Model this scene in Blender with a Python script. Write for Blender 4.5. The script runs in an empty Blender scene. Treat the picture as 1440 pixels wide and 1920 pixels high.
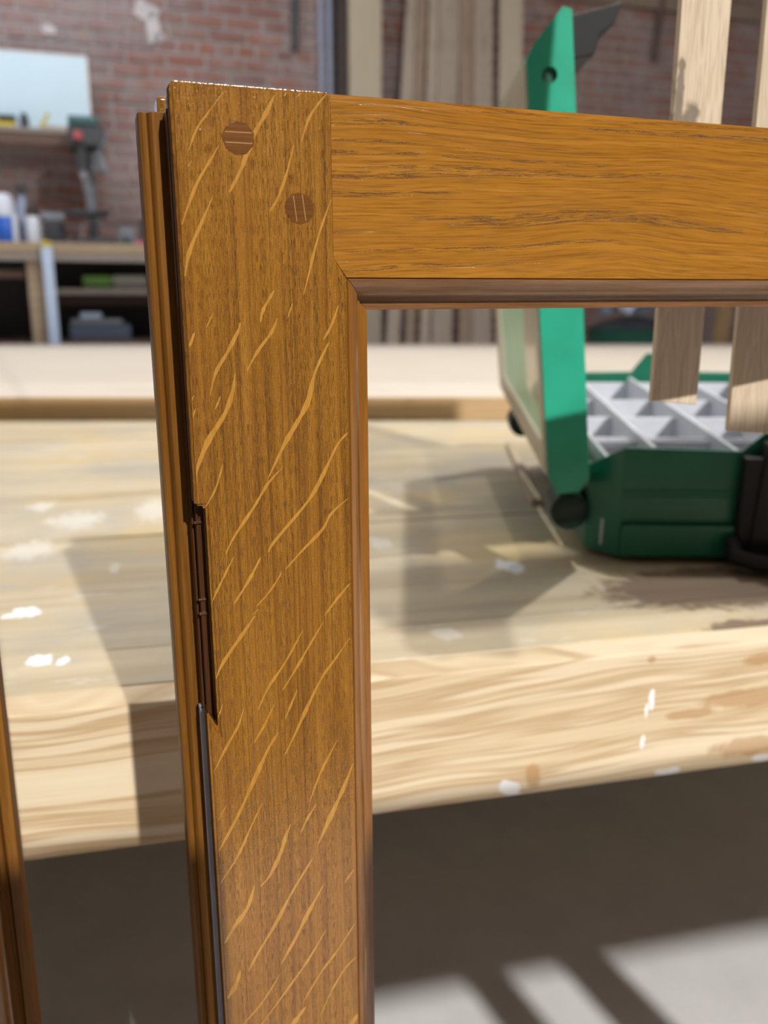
import bpy, bmesh, math, random
from mathutils import Matrix, Vector
random.seed(7)
sc = bpy.context.scene
COL = sc.collection
R = math.radians

# ------------------------------------------------------------------ camera, world, lights, exposure
cam_d = bpy.data.cameras.new('camera')
cam = bpy.data.objects.new('camera', cam_d)
COL.objects.link(cam)
cam.location = (0, 0, .55)
cam.rotation_euler = (R(90 - 13.5), 0, 0)
cam_d.sensor_fit = 'HORIZONTAL'
cam_d.sensor_width = 36
cam_d.lens = 40.0
cam_d.clip_start = .01
cam_d.clip_end = 100
cam_d.dof.use_dof = True
cam_d.dof.focus_distance = .325
cam_d.dof.aperture_fstop = 11.5
sc.camera = cam

w = bpy.data.worlds.new('world')
sc.world = w
w.use_nodes = True
w.node_tree.nodes['Background'].inputs[0].default_value = (.86, .92, 1, 1)
w.node_tree.nodes['Background'].inputs[1].default_value = .07

def light(name, kind, loc, energy, color=(1, 1, 1), **kw):
    d = bpy.data.lights.new(name, kind)
    d.energy = energy
    d.color = color
    for k, v in kw.items():
        setattr(d, k, v)
    o = bpy.data.objects.new(name, d)
    o.location = loc
    COL.objects.link(o)
    return o

SUN_DIR = Vector((-.477, 1, -.63))
s = light('sun', 'SUN', (3, -6, 5), 3.7, (1, .96, .9), angle=R(1.0))
s.rotation_euler = SUN_DIR.to_track_quat('-Z', 'Y').to_euler()
# the workshop's bench lamp, then two unseen area lights added
light('bench_lamp', 'POINT', (.62, 1.68, 2.9), 145, (1, .97, .93), shadow_soft_size=.028)
b = light('rear_fill', 'AREA', (.5, 4.0, 3.0), 36, (.97, .98, 1), shape='RECTANGLE', size=5, size_y=.8)  # unseen light, added to whiten the rail's top edge
b.rotation_euler = (R(-58), 0, 0)
a = light('wall_fill', 'AREA', (-1.9, 3.7, 3.05), 30, (.88, .90, 1), shape='RECTANGLE', size=2.2, size_y=.25)  # unseen light, added to brighten the brick wall
a.rotation_euler = (R(25), 0, 0)

sc.view_settings.view_transform = 'Standard'
sc.view_settings.look = 'None'
sc.view_settings.gamma = 1
sc.view_settings.exposure = 0
sc.view_settings.use_curve_mapping = False

# ------------------------------------------------------------------ materials
class NT:
    def __init__(self, name):
        self.m = bpy.data.materials.new(name)
        self.m.use_nodes = True
        self.t = self.m.node_tree
        self.b = self.t.nodes['Principled BSDF']
    def n(self, kind, **kw):
        x = self.t.nodes.new(kind)
        for k, v in kw.items():
            setattr(x, k, v)
        return x
    def l(self, a, b):
        self.t.links.new(a, b)
    def co(self, scale=(1, 1, 1), kind='Object', rot=(0, 0, 0)):
        tc = self.n('ShaderNodeTexCoord')
        mp = self.n('ShaderNodeMapping')
        mp.inputs['Scale'].default_value = scale
        mp.inputs['Rotation'].default_value = rot
        self.l(tc.outputs[kind], mp.inputs[0])
        return mp.outputs[0]
    def noise(self, vec, scale=1, detail=2, rough=.5, dist=0):
        x = self.n('ShaderNodeTexNoise')
        x.inputs['Scale'].default_value = scale
        x.inputs['Detail'].default_value = detail
        x.inputs['Roughness'].default_value = rough
        x.inputs['Distortion'].default_value = dist
        if vec is not None:
            self.l(vec, x.inputs['Vector'])
        return x.outputs['Fac']
    def ramp(self, fac, stops, interp='LINEAR'):
        x = self.n('ShaderNodeValToRGB')
        x.color_ramp.interpolation = interp
        e = x.color_ramp.elements
        while len(e) < len(stops):
            e.new(.5)
        for k, (p, c) in enumerate(stops):
            e[k].position = p
            c = c if hasattr(c, '__len__') else (c, c, c)
            e[k].color = (*c[:3], 1)
        self.l(fac, x.inputs[0])
        return x.outputs[0]
    def mix(self, fac, a, b, mode='MIX'):
        x = self.n('ShaderNodeMix', data_type='RGBA', blend_type=mode)
        for s_, v in ((x.inputs[0], fac), (x.inputs[6], a), (x.inputs[7], b)):
            if hasattr(v, 'links'):
                self.l(v, s_)
            elif hasattr(v, '__len__'):
                s_.default_value = (*v[:3], 1)
            else:
                s_.default_value = v
        return x.outputs[2]
    def math(self, op, a, b=None, c=None):
        x = self.n('ShaderNodeMath', operation=op)
        for s_, v in zip(x.inputs, (a, b, c)):
            if v is None:
                continue
            if hasattr(v, 'links'):
                self.l(v, s_)
            else:
                s_.default_value = v
        return x.outputs[0]
    def bump(self, h, strength=.3, dist=.001, coat=False):
        x = self.n('ShaderNodeBump')
        x.inputs['Strength'].default_value = strength
        x.inputs['Distance'].default_value = dist
        self.l(h, x.inputs['Height'])
        self.l(x.outputs[0], self.b.inputs['Normal'])
        if coat:
            self.l(x.outputs[0], self.b.inputs['Coat Normal'])
    def set(self, **kw):
        names = dict(color='Base Color', rough='Roughness', metal='Metallic', coat='Coat Weight', coat_rough='Coat Roughness', spec='Specular IOR Level', ior='IOR', alpha='Alpha', trans='Transmission Weight')
        for k, v in kw.items():
            s_ = self.b.inputs[names[k]]
            if hasattr(v, 'links'):
                self.l(v, s_)
            elif hasattr(v, '__len__'):
                s_.default_value = (*v[:3], 1)
            else:
                s_.default_value = v
        return self

def plain(name, c, rough=.5, var=.12, scale=40, metal=0, coat=0):
    """one colour with a little mottling"""
    t = NT(name)
    f = t.noise(t.co(), scale, 3)
    lo = tuple(x * (1 - var) for x in c)
    hi = tuple(min(1, x * (1 + var)) for x in c)
    t.set(color=t.ramp(f, [(.3, lo), (.7, hi)]), rough=rough, metal=metal, coat=coat)
    return t.m

def wood(name, dark, light_, axis='x', freq=60, stretch=.05, rough=.55, coat=0, fine=600, bump=.15):
    """sawn timber, grain along one axis"""
    t = NT(name)
    k = 'xyz'.index(axis)
    sc_ = [1, 1, 1]
    sc_[k] = stretch
    v = t.co(tuple(sc_))
    g = t.noise(v, freq, 3, .55, .6)
    sc2 = [1, 1, 1]
    sc2[k] = .02
    fi = t.noise(t.co(tuple(sc2)), fine, 2)
    c = t.ramp(g, [(.3, dark), (.48, light_), (.55, tuple(.5 * (a_ + b_) for a_, b_ in zip(dark, light_))), (.62, light_)])
    c = t.mix(.35, c, t.ramp(fi, [(.3, .6), (.7, 1.0)]), 'MULTIPLY')
    rnd = t.n('ShaderNodeObjectInfo').outputs['Random']
    c = t.mix(1, c, t.ramp(rnd, [(0, .86), (1, 1.0)]), 'MULTIPLY')
    t.set(color=c, rough=rough, coat=coat)
    t.bump(fi, bump, .0004)
    return t.m

def m_stile():
    t = NT('varnished_oak_quarter_sawn')
    warp = t.noise(t.co((60, 60, 9)), 1, 2)
    broad = t.noise(t.co((260, 260, 9)), 1, 3, .6, .4)
    fibre = t.noise(t.co((2600, 2600, 160)), 1, 2)
    c = t.ramp(broad, [(.3, (.215, .085, .007)), (.5, (.315, .132, .0115)), (.72, (.385, .175, .020))])
    c = t.mix(.55, c, t.ramp(fibre, [(.3, .58), (.7, 1.2)]), 'MULTIPLY')
    speck = t.noise(t.co((3000, 3000, 1500)), 1, 1)
    c = t.mix(.6, c, t.ramp(speck, [(.3, .6), (.7, 1.25)]), 'MULTIPLY')
    c = t.mix(t.ramp(warp, [(.4, 0.), (.75, .35)]), c, (.25, .088, .018))
    pores = t.noise(t.co((4600, 4600, 230)), 1, 1, .4)
    rows = t.noise(t.co((420, 420, 6)), 1, 1)
    lines = t.noise(t.co((1000, 1000, 5)), 1, 1)
    c = t.mix(.8, c, t.ramp(lines, [(.34, .66), (.46, 1.0), (.62, 1.06)]), 'MULTIPLY')
    pm = t.math('MULTIPLY', t.ramp(pores, [(.57, 0.), (.65, 1.)]), t.ramp(rows, [(.40, .15), (.56, 1.)]))
    c = t.mix(t.math('MULTIPLY', pm, .38), c, (.11, .035, .006))
    orange = t.noise(t.co((900, 900, 900)), 1, 2)
    h = t.math('SUBTRACT', t.math('MULTIPLY', orange, .34), pm)
    t.set(color=c, rough=.5, coat=1, coat_rough=.12, spec=.04)
    t.b.inputs['Coat IOR'].default_value = 1.6
    t.bump(h, .9, .0004, True)
    return t.m

def m_rail():
    t = NT('varnished_oak_flat_sawn')
    tc = t.n('ShaderNodeTexCoord').outputs['Object']
    sp = t.n('ShaderNodeSeparateXYZ')
    t.l(tc, sp.inputs[0])
    x, y, z = sp.outputs
    wv = t.noise(t.co((9, 8, 16)), 1, 1.5, .45)
    z2 = t.math('ADD', z, t.math('MULTIPLY', wv, .016))
    def vec(fx, fz):
        cb = t.n('ShaderNodeCombineXYZ')
        t.l(t.math('MULTIPLY', x, fx), cb.inputs[0])
        t.l(t.math('MULTIPLY', y, fz), cb.inputs[1])
        t.l(t.math('MULTIPLY', z2, fz), cb.inputs[2])
        return cb.outputs[0]
    ring = t.noise(vec(5, 420), 1, 2, .55)
    fine = t.noise(vec(60, 1500), 1, 3, .6)
    c = t.ramp(ring, [(.28, (.285, .110, .009)), (.45, (.365, .150, .013)), (.52, (.31, .122, .010)), (.56, (.375, .156, .014)), (.75, (.415, .175, .020))])
    c = t.mix(.75, c, t.ramp(fine, [(.32, .58), (.5, 1.0), (.7, 1.15)]), 'MULTIPLY')
    band = t.ramp(t.noise(vec(4, 300), 1, 1), [(.57, 0.), (.61, 1.)])
    pores = t.ramp(t.noise(vec(130, 4200), 1, 1), [(.53, 0.), (.60, 1.)])
    pm = t.math('MULTIPLY', band, pores)
    thin = t.ramp(t.noise(vec(11, 1000), 1, 1, .4), [(.61, 0.), (.67, 1.)])
    c = t.mix(t.math('MULTIPLY', t.math('MAXIMUM', pm, t.math('MULTIPLY', thin, .7)), .27), c, (.12, .035, .006))
    ob = t.noise(t.co((1100, 1100, 1100)), 1, 1)
    rug = t.ramp(t.noise(vec(900, 2600), 1, 1), [(.35, 0.), (.65, 1.)])
    h = t.math('SUBTRACT', t.math('MULTIPLY', ob, .06), t.math('ADD', t.math('MULTIPLY', pm, rug), t.math('MULTIPLY', thin, .12)))
    t.set(color=c, rough=.5, coat=1, coat_rough=.12, spec=.04)
    t.b.inputs['Coat IOR'].default_value = 1.6
    t.bump(h, 1.0, .0006, True)
    return t.m

def m_varnish(name, dark, light_, axis='z', rough=.4, coat=1.0, bump=.3):
    t = NT(name)
    s1 = [420, 420, 420]
    s1['xyz'.index(axis)] = 12
    s2 = [2600, 2600, 2600]
    s2['xyz'.index(axis)] = 110
    g = t.noise(t.co(tuple(s1)), 1, 3, .6)
    f = t.noise(t.co(tuple(s2)), 1, 2)
    c = t.mix(.5, t.ramp(g, [(.3, dark), (.7, light_)]), t.ramp(f, [(.3, .65), (.7, 1.1)]), 'MULTIPLY')
    t.set(color=c, rough=rough, coat=coat, coat_rough=.12, spec=.06)
    t.bump(f, bump, .0003, True)
    return t.m

def spots(t, vec_out, pts, amp=1.6):
    """a mask of soft ellipses at (x, y, rx, ry) on the object's own face"""
    acc = None
    wob = t.noise(t.co((90, 90, 90)), 1, 2)
    sp = t.n('ShaderNodeSeparateXYZ')
    t.l(vec_out, sp.inputs[0])
    for (ax, px, py, rx, ry) in pts:
        i, j = ax
        dx = t.math('DIVIDE', t.math('SUBTRACT', sp.outputs[i], px), rx)
        dy = t.math('DIVIDE', t.math('SUBTRACT', sp.outputs[j], py), ry)
        d = t.math('SQRT', t.math('ADD', t.math('MULTIPLY', dx, dx), t.math('MULTIPLY', dy, dy)))
        d = t.math('ADD', d, t.math('MULTIPLY', t.math('SUBTRACT', wob, .5), amp))
        m = t.math('SUBTRACT', 1.0, t.math('MINIMUM', d, 1.0))
        m = t.math('MINIMUM', t.math('MULTIPLY', m, 3.5), 1.0)
        acc = m if acc is None else t.math('MAXIMUM', acc, m)
    return acc

def m_benchtop():
    t = NT('worn_bench_timber')
    tc = t.n('ShaderNodeTexCoord').outputs['Object']
    g = t.noise(t.co((1.6, 22, 22)), 1, 4, .6, .5)
    blot = t.noise(t.co((5, 7, 7)), 1, 4, .65)
    c = t.ramp(g, [(.3, (.42, .33, .20)), (.5, (.56, .47, .32)), (.7, (.66, .57, .41))])
    c = t.mix(t.ramp(blot, [(.46, 0.), (.62, .6)]), c, (.40, .385, .34))
    gold = t.noise(t.co((3.2, 4.2, 4)), 1, 3, .6)
    c = t.mix(t.ramp(gold, [(.52, 0.), (.62, .55)]), c, (.62, .47, .23))
    rnd = t.n('ShaderNodeObjectInfo').outputs['Random']
    c = t.mix(1, c, t.ramp(rnd, [(0, .9), (1, 1.05)]), 'MULTIPLY')
    scr = t.ramp(t.noise(t.co((16, 40, 40)), 1, 4, .7), [(.60, 0.), (.70, .55)])
    c = t.mix(scr, c, (.70, .68, .63))
    white = spots(t, tc, BENCH_SPOTS)
    c = t.mix(white, c, (.88, .92, .97))
    faint = spots(t, tc, BENCH_FAINT)
    c = t.mix(t.math('MULTIPLY', faint, .45), c, (.80, .80, .76))
    brown = spots(t, tc, BENCH_BROWN_SHADE, .8)
    c = t.mix(t.math('MULTIPLY', brown, .8), c, (.13, .075, .05))  # also darkens the planks where the case's shade falls
    t.set(color=c, rough=.5, spec=.35)
    t.bump(g, .2, .001)
    return t.m

def m_apron():
    t = NT('pine_apron')
    tc = t.n('ShaderNodeTexCoord').outputs['Object']
    sp = t.n('ShaderNodeSeparateXYZ')
    t.l(tc, sp.inputs[0])
    x, y, z = sp.outputs
    wv = t.noise(t.co((3.2, 3, 6)), 1, 2)
    z2 = t.math('ADD', t.math('ADD', z, t.math('MULTIPLY', x, -.035)), t.math('MULTIPLY', wv, .05))
    cb = t.n('ShaderNodeCombineXYZ')
    t.l(t.math('MULTIPLY', x, 2.2), cb.inputs[0])
    t.l(t.math('MULTIPLY', z2, 85), cb.inputs[2])
    g = t.noise(cb.outputs[0], 1, 3, .6)
    c = t.ramp(g, [(.26, (.54, .38, .21)), (.42, (.74, .60, .40)), (.49, (.55, .39, .22)), (.54, (.77, .64, .45)), (.75, (.81, .70, .51))])
    fi = t.noise(t.co((12, 600, 700)), 1, 2)
    c = t.mix(.3, c, t.ramp(fi, [(.3, .7), (.7, 1.)]), 'MULTIPLY')
    c = t.mix(t.math('MULTIPLY', spots(t, tc, APRON_BROWN, .9), .6), c, (.42, .22, .08))
    c = t.mix(t.math('MULTIPLY', spots(t, tc, APRON_WHITE), .9), c, (.9, .9, .92))
    t.set(color=c, rough=.5, spec=.35)
    t.bump(fi, .15, .0005)
    return t.m

def m_brick():
    t = NT('old_red_brick')
    rnd = t.n('ShaderNodeObjectInfo').outputs['Random']
    c = t.ramp(rnd, [(0, (.28, .11, .08)), (.3, (.37, .155, .105)), (.6, (.30, .14, .115)), (.85, (.22, .11, .095)), (1, (.36, .20, .15))])
    f = t.noise(t.co((60, 60, 60)), 1, 4, .6)
    c = t.mix(.5, c, t.ramp(f, [(.3, .6), (.7, 1.1)]), 'MULTIPLY')
    wn = t.noise(t.co((7, 7, 7), 'Object'), 1, 4, .65)
    geo = t.n('ShaderNodeNewGeometry').outputs['Position']
    wn2 = t.noise(geo, 3.2, 5, .7)
    c = t.mix(t.ramp(wn2, [(.42, .08), (.62, .72)]), c, (.36, .32, .325))
    t.set(color=c, rough=.85)
    t.bump(f, .5, .004)
    return t.m

def m_mortar():
    t = NT('lime_mortar')
    f = t.noise(t.co(), 30, 4, .65)
    t.set(color=t.ramp(f, [(.3, (.34, .31, .31)), (.7, (.46, .43, .43))]), rough=.9)
    t.bump(f, .4, .004)
    return t.m

def m_concrete():
    t = NT('pale_concrete')
    f = t.noise(t.co(), 14, 5, .65)
    g = t.noise(t.co(), 2.2, 3)
    c = t.ramp(f, [(.3, (.78, .775, .80)), (.7, (.88, .875, .90))])
    c = t.mix(.4, c, t.ramp(g, [(.3, .9), (.7, 1.)]), 'MULTIPLY')
    t.set(color=c, rough=.8)
    return t.m

def m_translucent():
    t = NT('smoky_clear_plastic')
    tr = t.n('ShaderNodeBsdfTransparent')
    tr.inputs[0].default_value = (.93, .91, .84, 1)
    mx = t.n('ShaderNodeMixShader')
    mx.inputs[0].default_value = .46
    f = t.noise(t.co(), 14, 3)
    t.set(color=t.ramp(f, [(.3, (.74, .69, .56)), (.7, (.82, .77, .64))]), rough=.35)
    t.l(tr.outputs[0], mx.inputs[1])
    t.l(t.b.outputs[0], mx.inputs[2])
    t.l(mx.outputs[0], t.n('ShaderNodeOutputMaterial').inputs[0]) if False else t.l(mx.outputs[0], t.t.nodes['Material Output'].inputs[0])
    return t.m

# stains in the bench's own frame, and one patch of painted shade: (axes, x, y, rx, ry)
BENCH_SPOTS = [((0,1),-0.2359,0.1817,0.0140,0.0145), ((0,1),-0.2098,0.0818,0.0096,0.0120), ((0,1),-0.1941,0.0782,0.0048,0.0083), ((0,1),0.1746,0.2123,0.0136,0.0219)]
BENCH_FAINT = [((0,1),0.0686,0.0629,0.0117,0.0138), ((0,1),-0.2288,0.4820,0.0324,0.0431), ((0,1),-0.2760,0.5597,0.0153,0.0301), ((0,1),-0.2611,0.3686,0.0253,0.0389), ((0,1),-0.1762,0.2910,0.0059,0.0174), ((0,1),-0.1468,0.5155,0.0227,0.0621), ((0,1),0.0777,0.3194,0.0131,0.0251)]
BENCH_BROWN_SHADE = [((0,1),0.3165,0.1163,0.1150,0.0589), ((0,1),0.2930,0.0211,0.0475,0.0241)]  # first patch paints the shade in front of the green case
APRON_BROWN = [((0,2),0.1123,-0.0826,0.0066,0.0106), ((0,2),0.2317,-0.0498,0.0223,0.0043), ((0,2),0.2737,-0.0422,0.0434,0.0082), ((0,2),0.2825,-0.0810,0.0383,0.0085), ((0,2),0.1957,-0.0054,0.0037,0.0031), ((0,2),0.2833,-0.0132,0.0171,0.0053)]
APRON_WHITE = [((0,2),0.1981,-0.0355,0.0024,0.0106), ((0,2),0.1947,-0.0443,0.0019,0.0069), ((0,2),0.0951,-0.0896,0.0086,0.0069), ((0,2),0.2166,-0.0929,0.0112,0.0028), ((0,2),0.2926,-0.0918,0.0077,0.0034), ((0,2),0.1936,-0.0666,0.0027,0.0065)]

def stained_strip():
    m = wood('stained_oak_strip', (.50, .36, .23), (.80, .66, .49), 'z', 220, .06, .65, fine=1600, bump=.3)
    t = NT.__new__(NT)
    t.m, t.t = m, m.node_tree
    t.b = t.t.nodes['Principled BSDF']
    old = t.b.inputs['Base Color'].links[0].from_socket
    tc = t.n('ShaderNodeTexCoord').outputs['Object']
    sm = spots(t, tc, [((0, 2), -.0045, .150, .0060, .017), ((0, 2), -.0105, .158, .003, .03)])
    t.set(color=t.mix(t.math('MULTIPLY', sm, .75), old, (.10, .065, .04)))
    return m

M = {}
M['stile'] = m_stile()
M['rail'] = m_rail()
M['fleck'] = m_varnish('golden_ray_fleck', (.44, .205, .030), (.53, .265, .047), bump=.1)
M['grey_sheen'] = m_varnish('painted_grey_sheen', (.34, .33, .37), (.52, .51, .57), coat=.1, rough=.5, bump=.9)  # grey reflection on the stile's left edge, put into the colour
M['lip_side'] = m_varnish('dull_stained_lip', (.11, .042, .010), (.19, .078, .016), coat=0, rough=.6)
M['mould'] = m_varnish('varnished_moulding', (.20, .074, .009), (.30, .12, .018))
M['mould_x'] = m_varnish('varnished_rail_moulding', (.15, .065, .022), (.27, .13, .055), 'x')
M['edge'] = m_varnish('shade_painted_edge', (.050, .018, .007), (.105, .040, .013), coat=.55)  # dark tone paints in the shade inside the notch
M['tongue'] = m_varnish('stained_tongue', (.14, .055, .010), (.25, .105, .018), coat=.12)
M['peg'] = m_varnish('dark_oak_end_grain', (.105, .038, .005), (.20, .072, .010), 'x', bump=.08)
M['peg_line'] = plain('pale_ray_line', (.42, .2, .05), .4)
M['bench'] = m_benchtop()
M['apron'] = m_apron()
M['leg'] = wood('bench_leg_timber', (.30, .2, .11), (.48, .35, .2), 'z')
M['platform'] = wood('pale_bench_boards', (.56, .48, .39), (.72, .65, .56), 'x', 30, .04, .6)
M['platform_front'] = wood('tan_fascia', (.40, .26, .12), (.52, .35, .18), 'x', 25, .04, .6)
M['strip'] = wood('raw_oak_strip', (.50, .36, .23), (.80, .66, .49), 'z', 220, .06, .65, fine=1600, bump=.3)
M['strip_stained'] = stained_strip()
M['strip_end'] = wood('raw_oak_end', (.36, .22, .12), (.5, .36, .22), 'z', 300, .5)
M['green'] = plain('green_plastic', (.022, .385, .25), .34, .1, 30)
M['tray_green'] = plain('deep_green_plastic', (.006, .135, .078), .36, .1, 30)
M['hinge'] = plain('green_black_plastic', (.006, .030, .022), .45)
M['dark_green'] = plain('dark_green_plastic', (.008, .10, .065), .4, .1, 30)
M['black'] = plain('black_plastic', (.006, .006, .008), .62, .2, 30)
M['grey_tray'] = plain('pale_grey_plastic', (.55, .57, .63), .45, .06, 30)
M['clear'] = m_translucent()
M['lath'] = wood('pale_lath', (.52, .40, .24), (.7, .58, .4), 'y')
M['brick'] = m_brick()
M['mortar'] = m_mortar()
M['concrete'] = m_concrete()
M['added_ground'] = plain('dark_added_ground', (.045, .045, .046), .9, .2, 20)
M['ceiling'] = plain('dusty_ceiling', (.42, .41, .40), .9, .1, 4)
M['plaster'] = plain('pale_plaster', (.60, .57, .58), .9, .15, 9)
M['board'] = plain('pale_blue_white_panel', (.66, .86, .97), .35, .03, 3)
M['board_rim'] = plain('white_rim', (.75, .78, .8), .4)
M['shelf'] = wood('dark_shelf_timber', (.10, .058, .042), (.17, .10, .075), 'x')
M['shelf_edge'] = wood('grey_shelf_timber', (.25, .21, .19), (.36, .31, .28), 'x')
M['wall_bench'] = wood('wall_bench_timber', (.36, .26, .17), (.52, .40, .27), 'x', 30)
M['post'] = wood('cream_timber', (.50, .42, .31), (.60, .52, .40), 'z', 20)
M['rack'] = wood('leaning_board_timber', (.36, .29, .23), (.52, .44, .36), 'z', 30)
M['rack_dark'] = wood('leaning_board_brown', (.26, .19, .14), (.38, .29, .22), 'z', 30)
M['darkpost'] = plain('dark_brown_paint', (.055, .040, .036), .6)
M['conduit'] = plain('blue_grey_metal', (.33, .38, .50), .4)
M['iron'] = plain('dark_grey_iron', (.055, .06, .068), .45)
M['steel'] = plain('grey_steel', (.25, .27, .31), .35, .1, 40)
M['rust'] = plain('brown_steel_rod', (.12, .085, .075), .6)
M['yellow'] = plain('yellow_plastic', (.62, .50, .06), .4)
M['red'] = plain('red_plastic', (.45, .10, .09), .4)
M['pink'] = plain('pinkish_red_plastic', (.5, .10, .14), .4)
M['teal'] = plain('teal_plastic', (.05, .13, .14), .45)
M['blue'] = plain('bright_blue', (.03, .14, .62), .4)
M['white'] = plain('white_plastic', (.72, .78, .88), .4, .05)
M['paleblue'] = plain('pale_blue_paint', (.55, .68, .90), .4, .05)
M['navy'] = plain('dull_blue_plastic', (.10, .13, .20), .5)
M['lime'] = plain('lime_green_wrap', (.25, .55, .12), .4)
M['paper'] = plain('white_wrap', (.62, .63, .60), .5)
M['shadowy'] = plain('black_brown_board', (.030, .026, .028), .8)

# ------------------------------------------------------------------ helpers
def box(bm, lo, hi, mat=None):
    v = [bm.verts.new((x, y, z)) for x in (lo[0], hi[0]) for y in (lo[1], hi[1]) for z in (lo[2], hi[2])]
    for q in ((0, 1, 3, 2), (4, 6, 7, 5), (0, 4, 5, 1), (2, 3, 7, 6), (0, 2, 6, 4), (1, 5, 7, 3)):
        bm.faces.new([v[i] for i in q])
    if mat is not None:
        bmesh.ops.transform(bm, matrix=mat, verts=v)
    return v

def prism(bm, pts, axis, a, b):
    """extrude a polygon along an axis; pts are the two other coordinates in xyz order"""
    def p3(p, t):
        return {'x': (t, p[0], p[1]), 'y': (p[0], t, p[1]), 'z': (p[0], p[1], t)}[axis]
    A = [bm.verts.new(p3(p, a)) for p in pts]
    B = [bm.verts.new(p3(p, b)) for p in pts]
    n = len(pts)
    bm.faces.new(A)
    bm.faces.new(B[::-1])
    for i in range(n):
        bm.faces.new((A[i], B[i], B[(i + 1) % n], A[(i + 1) % n]))
    return A + B

def lathe(bm, prof, c=(0, 0, 0), seg=20, axis='z'):
    rings = []
    for r, h in prof:
        ring = []
        for k in range(seg):
            t = 2 * math.pi * k / seg
            x, y = r * math.cos(t), r * math.sin(t)
            p = {'z': (x, y, h), 'y': (x, h, y), 'x': (h, x, y)}[axis]
            ring.append(bm.verts.new((c[0] + p[0], c[1] + p[1], c[2] + p[2])))
        rings.append(ring)
    for a_, b_ in zip(rings, rings[1:]):
        for k in range(seg):
            bm.faces.new((a_[k], a_[(k + 1) % seg], b_[(k + 1) % seg], b_[k]))
    bm.faces.new(rings[0][::-1])
    bm.faces.new(rings[-1])

def tube(bm, pts, r, seg=10):
    rings = []
    for i, p in enumerate(pts):
        p = Vector(p)
        d = (Vector(pts[min(i + 1, len(pts) - 1)]) - Vector(pts[max(i - 1, 0)])).normalized()
        up = Vector((0, 0, 1)) if abs(d.z) < .9 else Vector((1, 0, 0))
        s1 = d.cross(up).normalized()
        s2 = d.cross(s1)
        rings.append([bm.verts.new(p + r * (math.cos(6.2832 * k / seg) * s1 + math.sin(6.2832 * k / seg) * s2)) for k in range(seg)])
    for a_, b_ in zip(rings, rings[1:]):
        for k in range(seg):
            bm.faces.new((a_[k], a_[(k + 1) % seg], b_[(k + 1) % seg], b_[k]))
    bm.faces.new(rings[0][::-1])
    bm.faces.new(rings[-1])

def obj(name, bm, mat, parent=None, bevel=0, seg=2, smooth=False, angle=40):
    bmesh.ops.recalc_face_normals(bm, faces=bm.faces)
    me = bpy.data.meshes.new(name)
    bm.to_mesh(me)
    bm.free()
    me.materials.append(mat)
    if smooth:
        me.shade_smooth() if hasattr(me, 'shade_smooth') else None
        me.set_sharp_from_angle(angle=R(angle))
    o = bpy.data.objects.new(name, me)
    COL.objects.link(o)
    if parent is not None:
        o.parent = parent
    if bevel:
        b = o.modifiers.new('bevel', 'BEVEL')
        b.width = bevel
        b.segments = seg
        b.limit_method = 'ANGLE'
        b.angle_limit = R(35)
        b.harden_normals = True
        if not smooth:
            me.shade_smooth()
            me.set_sharp_from_angle(angle=R(60))
    return o

def bx(name, lo, hi, mat, parent=None, bevel=.002):
    bm = bmesh.new()
    box(bm, lo, hi)
    return obj(name, bm, mat, parent, bevel)

def thing(name, label, cat, loc=(0, 0, 0), rz=0, group=None, rot=None):
    o = bpy.data.objects.new(name, None)
    o.empty_display_size = .05
    COL.objects.link(o)
    o.location = loc
    o.rotation_euler = rot if rot else (0, 0, rz)
    return tag(o, label, cat, group)

def tag(o, label, cat, group=None):
    o['label'] = label
    o['category'] = cat
    if group:
        o['group'] = group
    return o

def structure(o):
    o['kind'] = 'structure'
    return o

# ------------------------------------------------------------------ the room
structure(bx('floor', (-6, -.13, -.12), (7, 9.5, 0), M['concrete'], bevel=0))
structure(bx('added_floor_outside', (-14, -16, -.12), (14, -.1305, -.004), M['added_ground'], bevel=0))  # unseen ground, added dark to cut sunlight bouncing onto the bench
structure(bx('ceiling', (-6, -.55, 3.25), (7, 9.5, 3.4), M['ceiling'], bevel=0))
HW = R(18)
WX = Vector((math.cos(HW), math.sin(HW), 0))
WN = Vector((math.sin(HW), -math.cos(HW), 0))
WO = Vector((0, 6, 0))
def wp(s, off, z):
    return WO + WX * s + WN * off + Vector((0, 0, z))

bm = bmesh.new()
box(bm, (-4.6, .010, 0), (5.6, .22, 3.25))
wall = structure(obj('wall_back', bm, M['mortar']))
wall.location = WO
wall.rotation_euler = (0, 0, HW)
wl = structure(bx('wall_left', (-4.75, -.5, 0), (-4.55, 4.6, 3.25), M['plaster'], bevel=0))
wr = structure(bx('wall_right', (5.4, -.5, 0), (5.6, 7.8, 3.25), M['plaster'], bevel=0))

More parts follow.
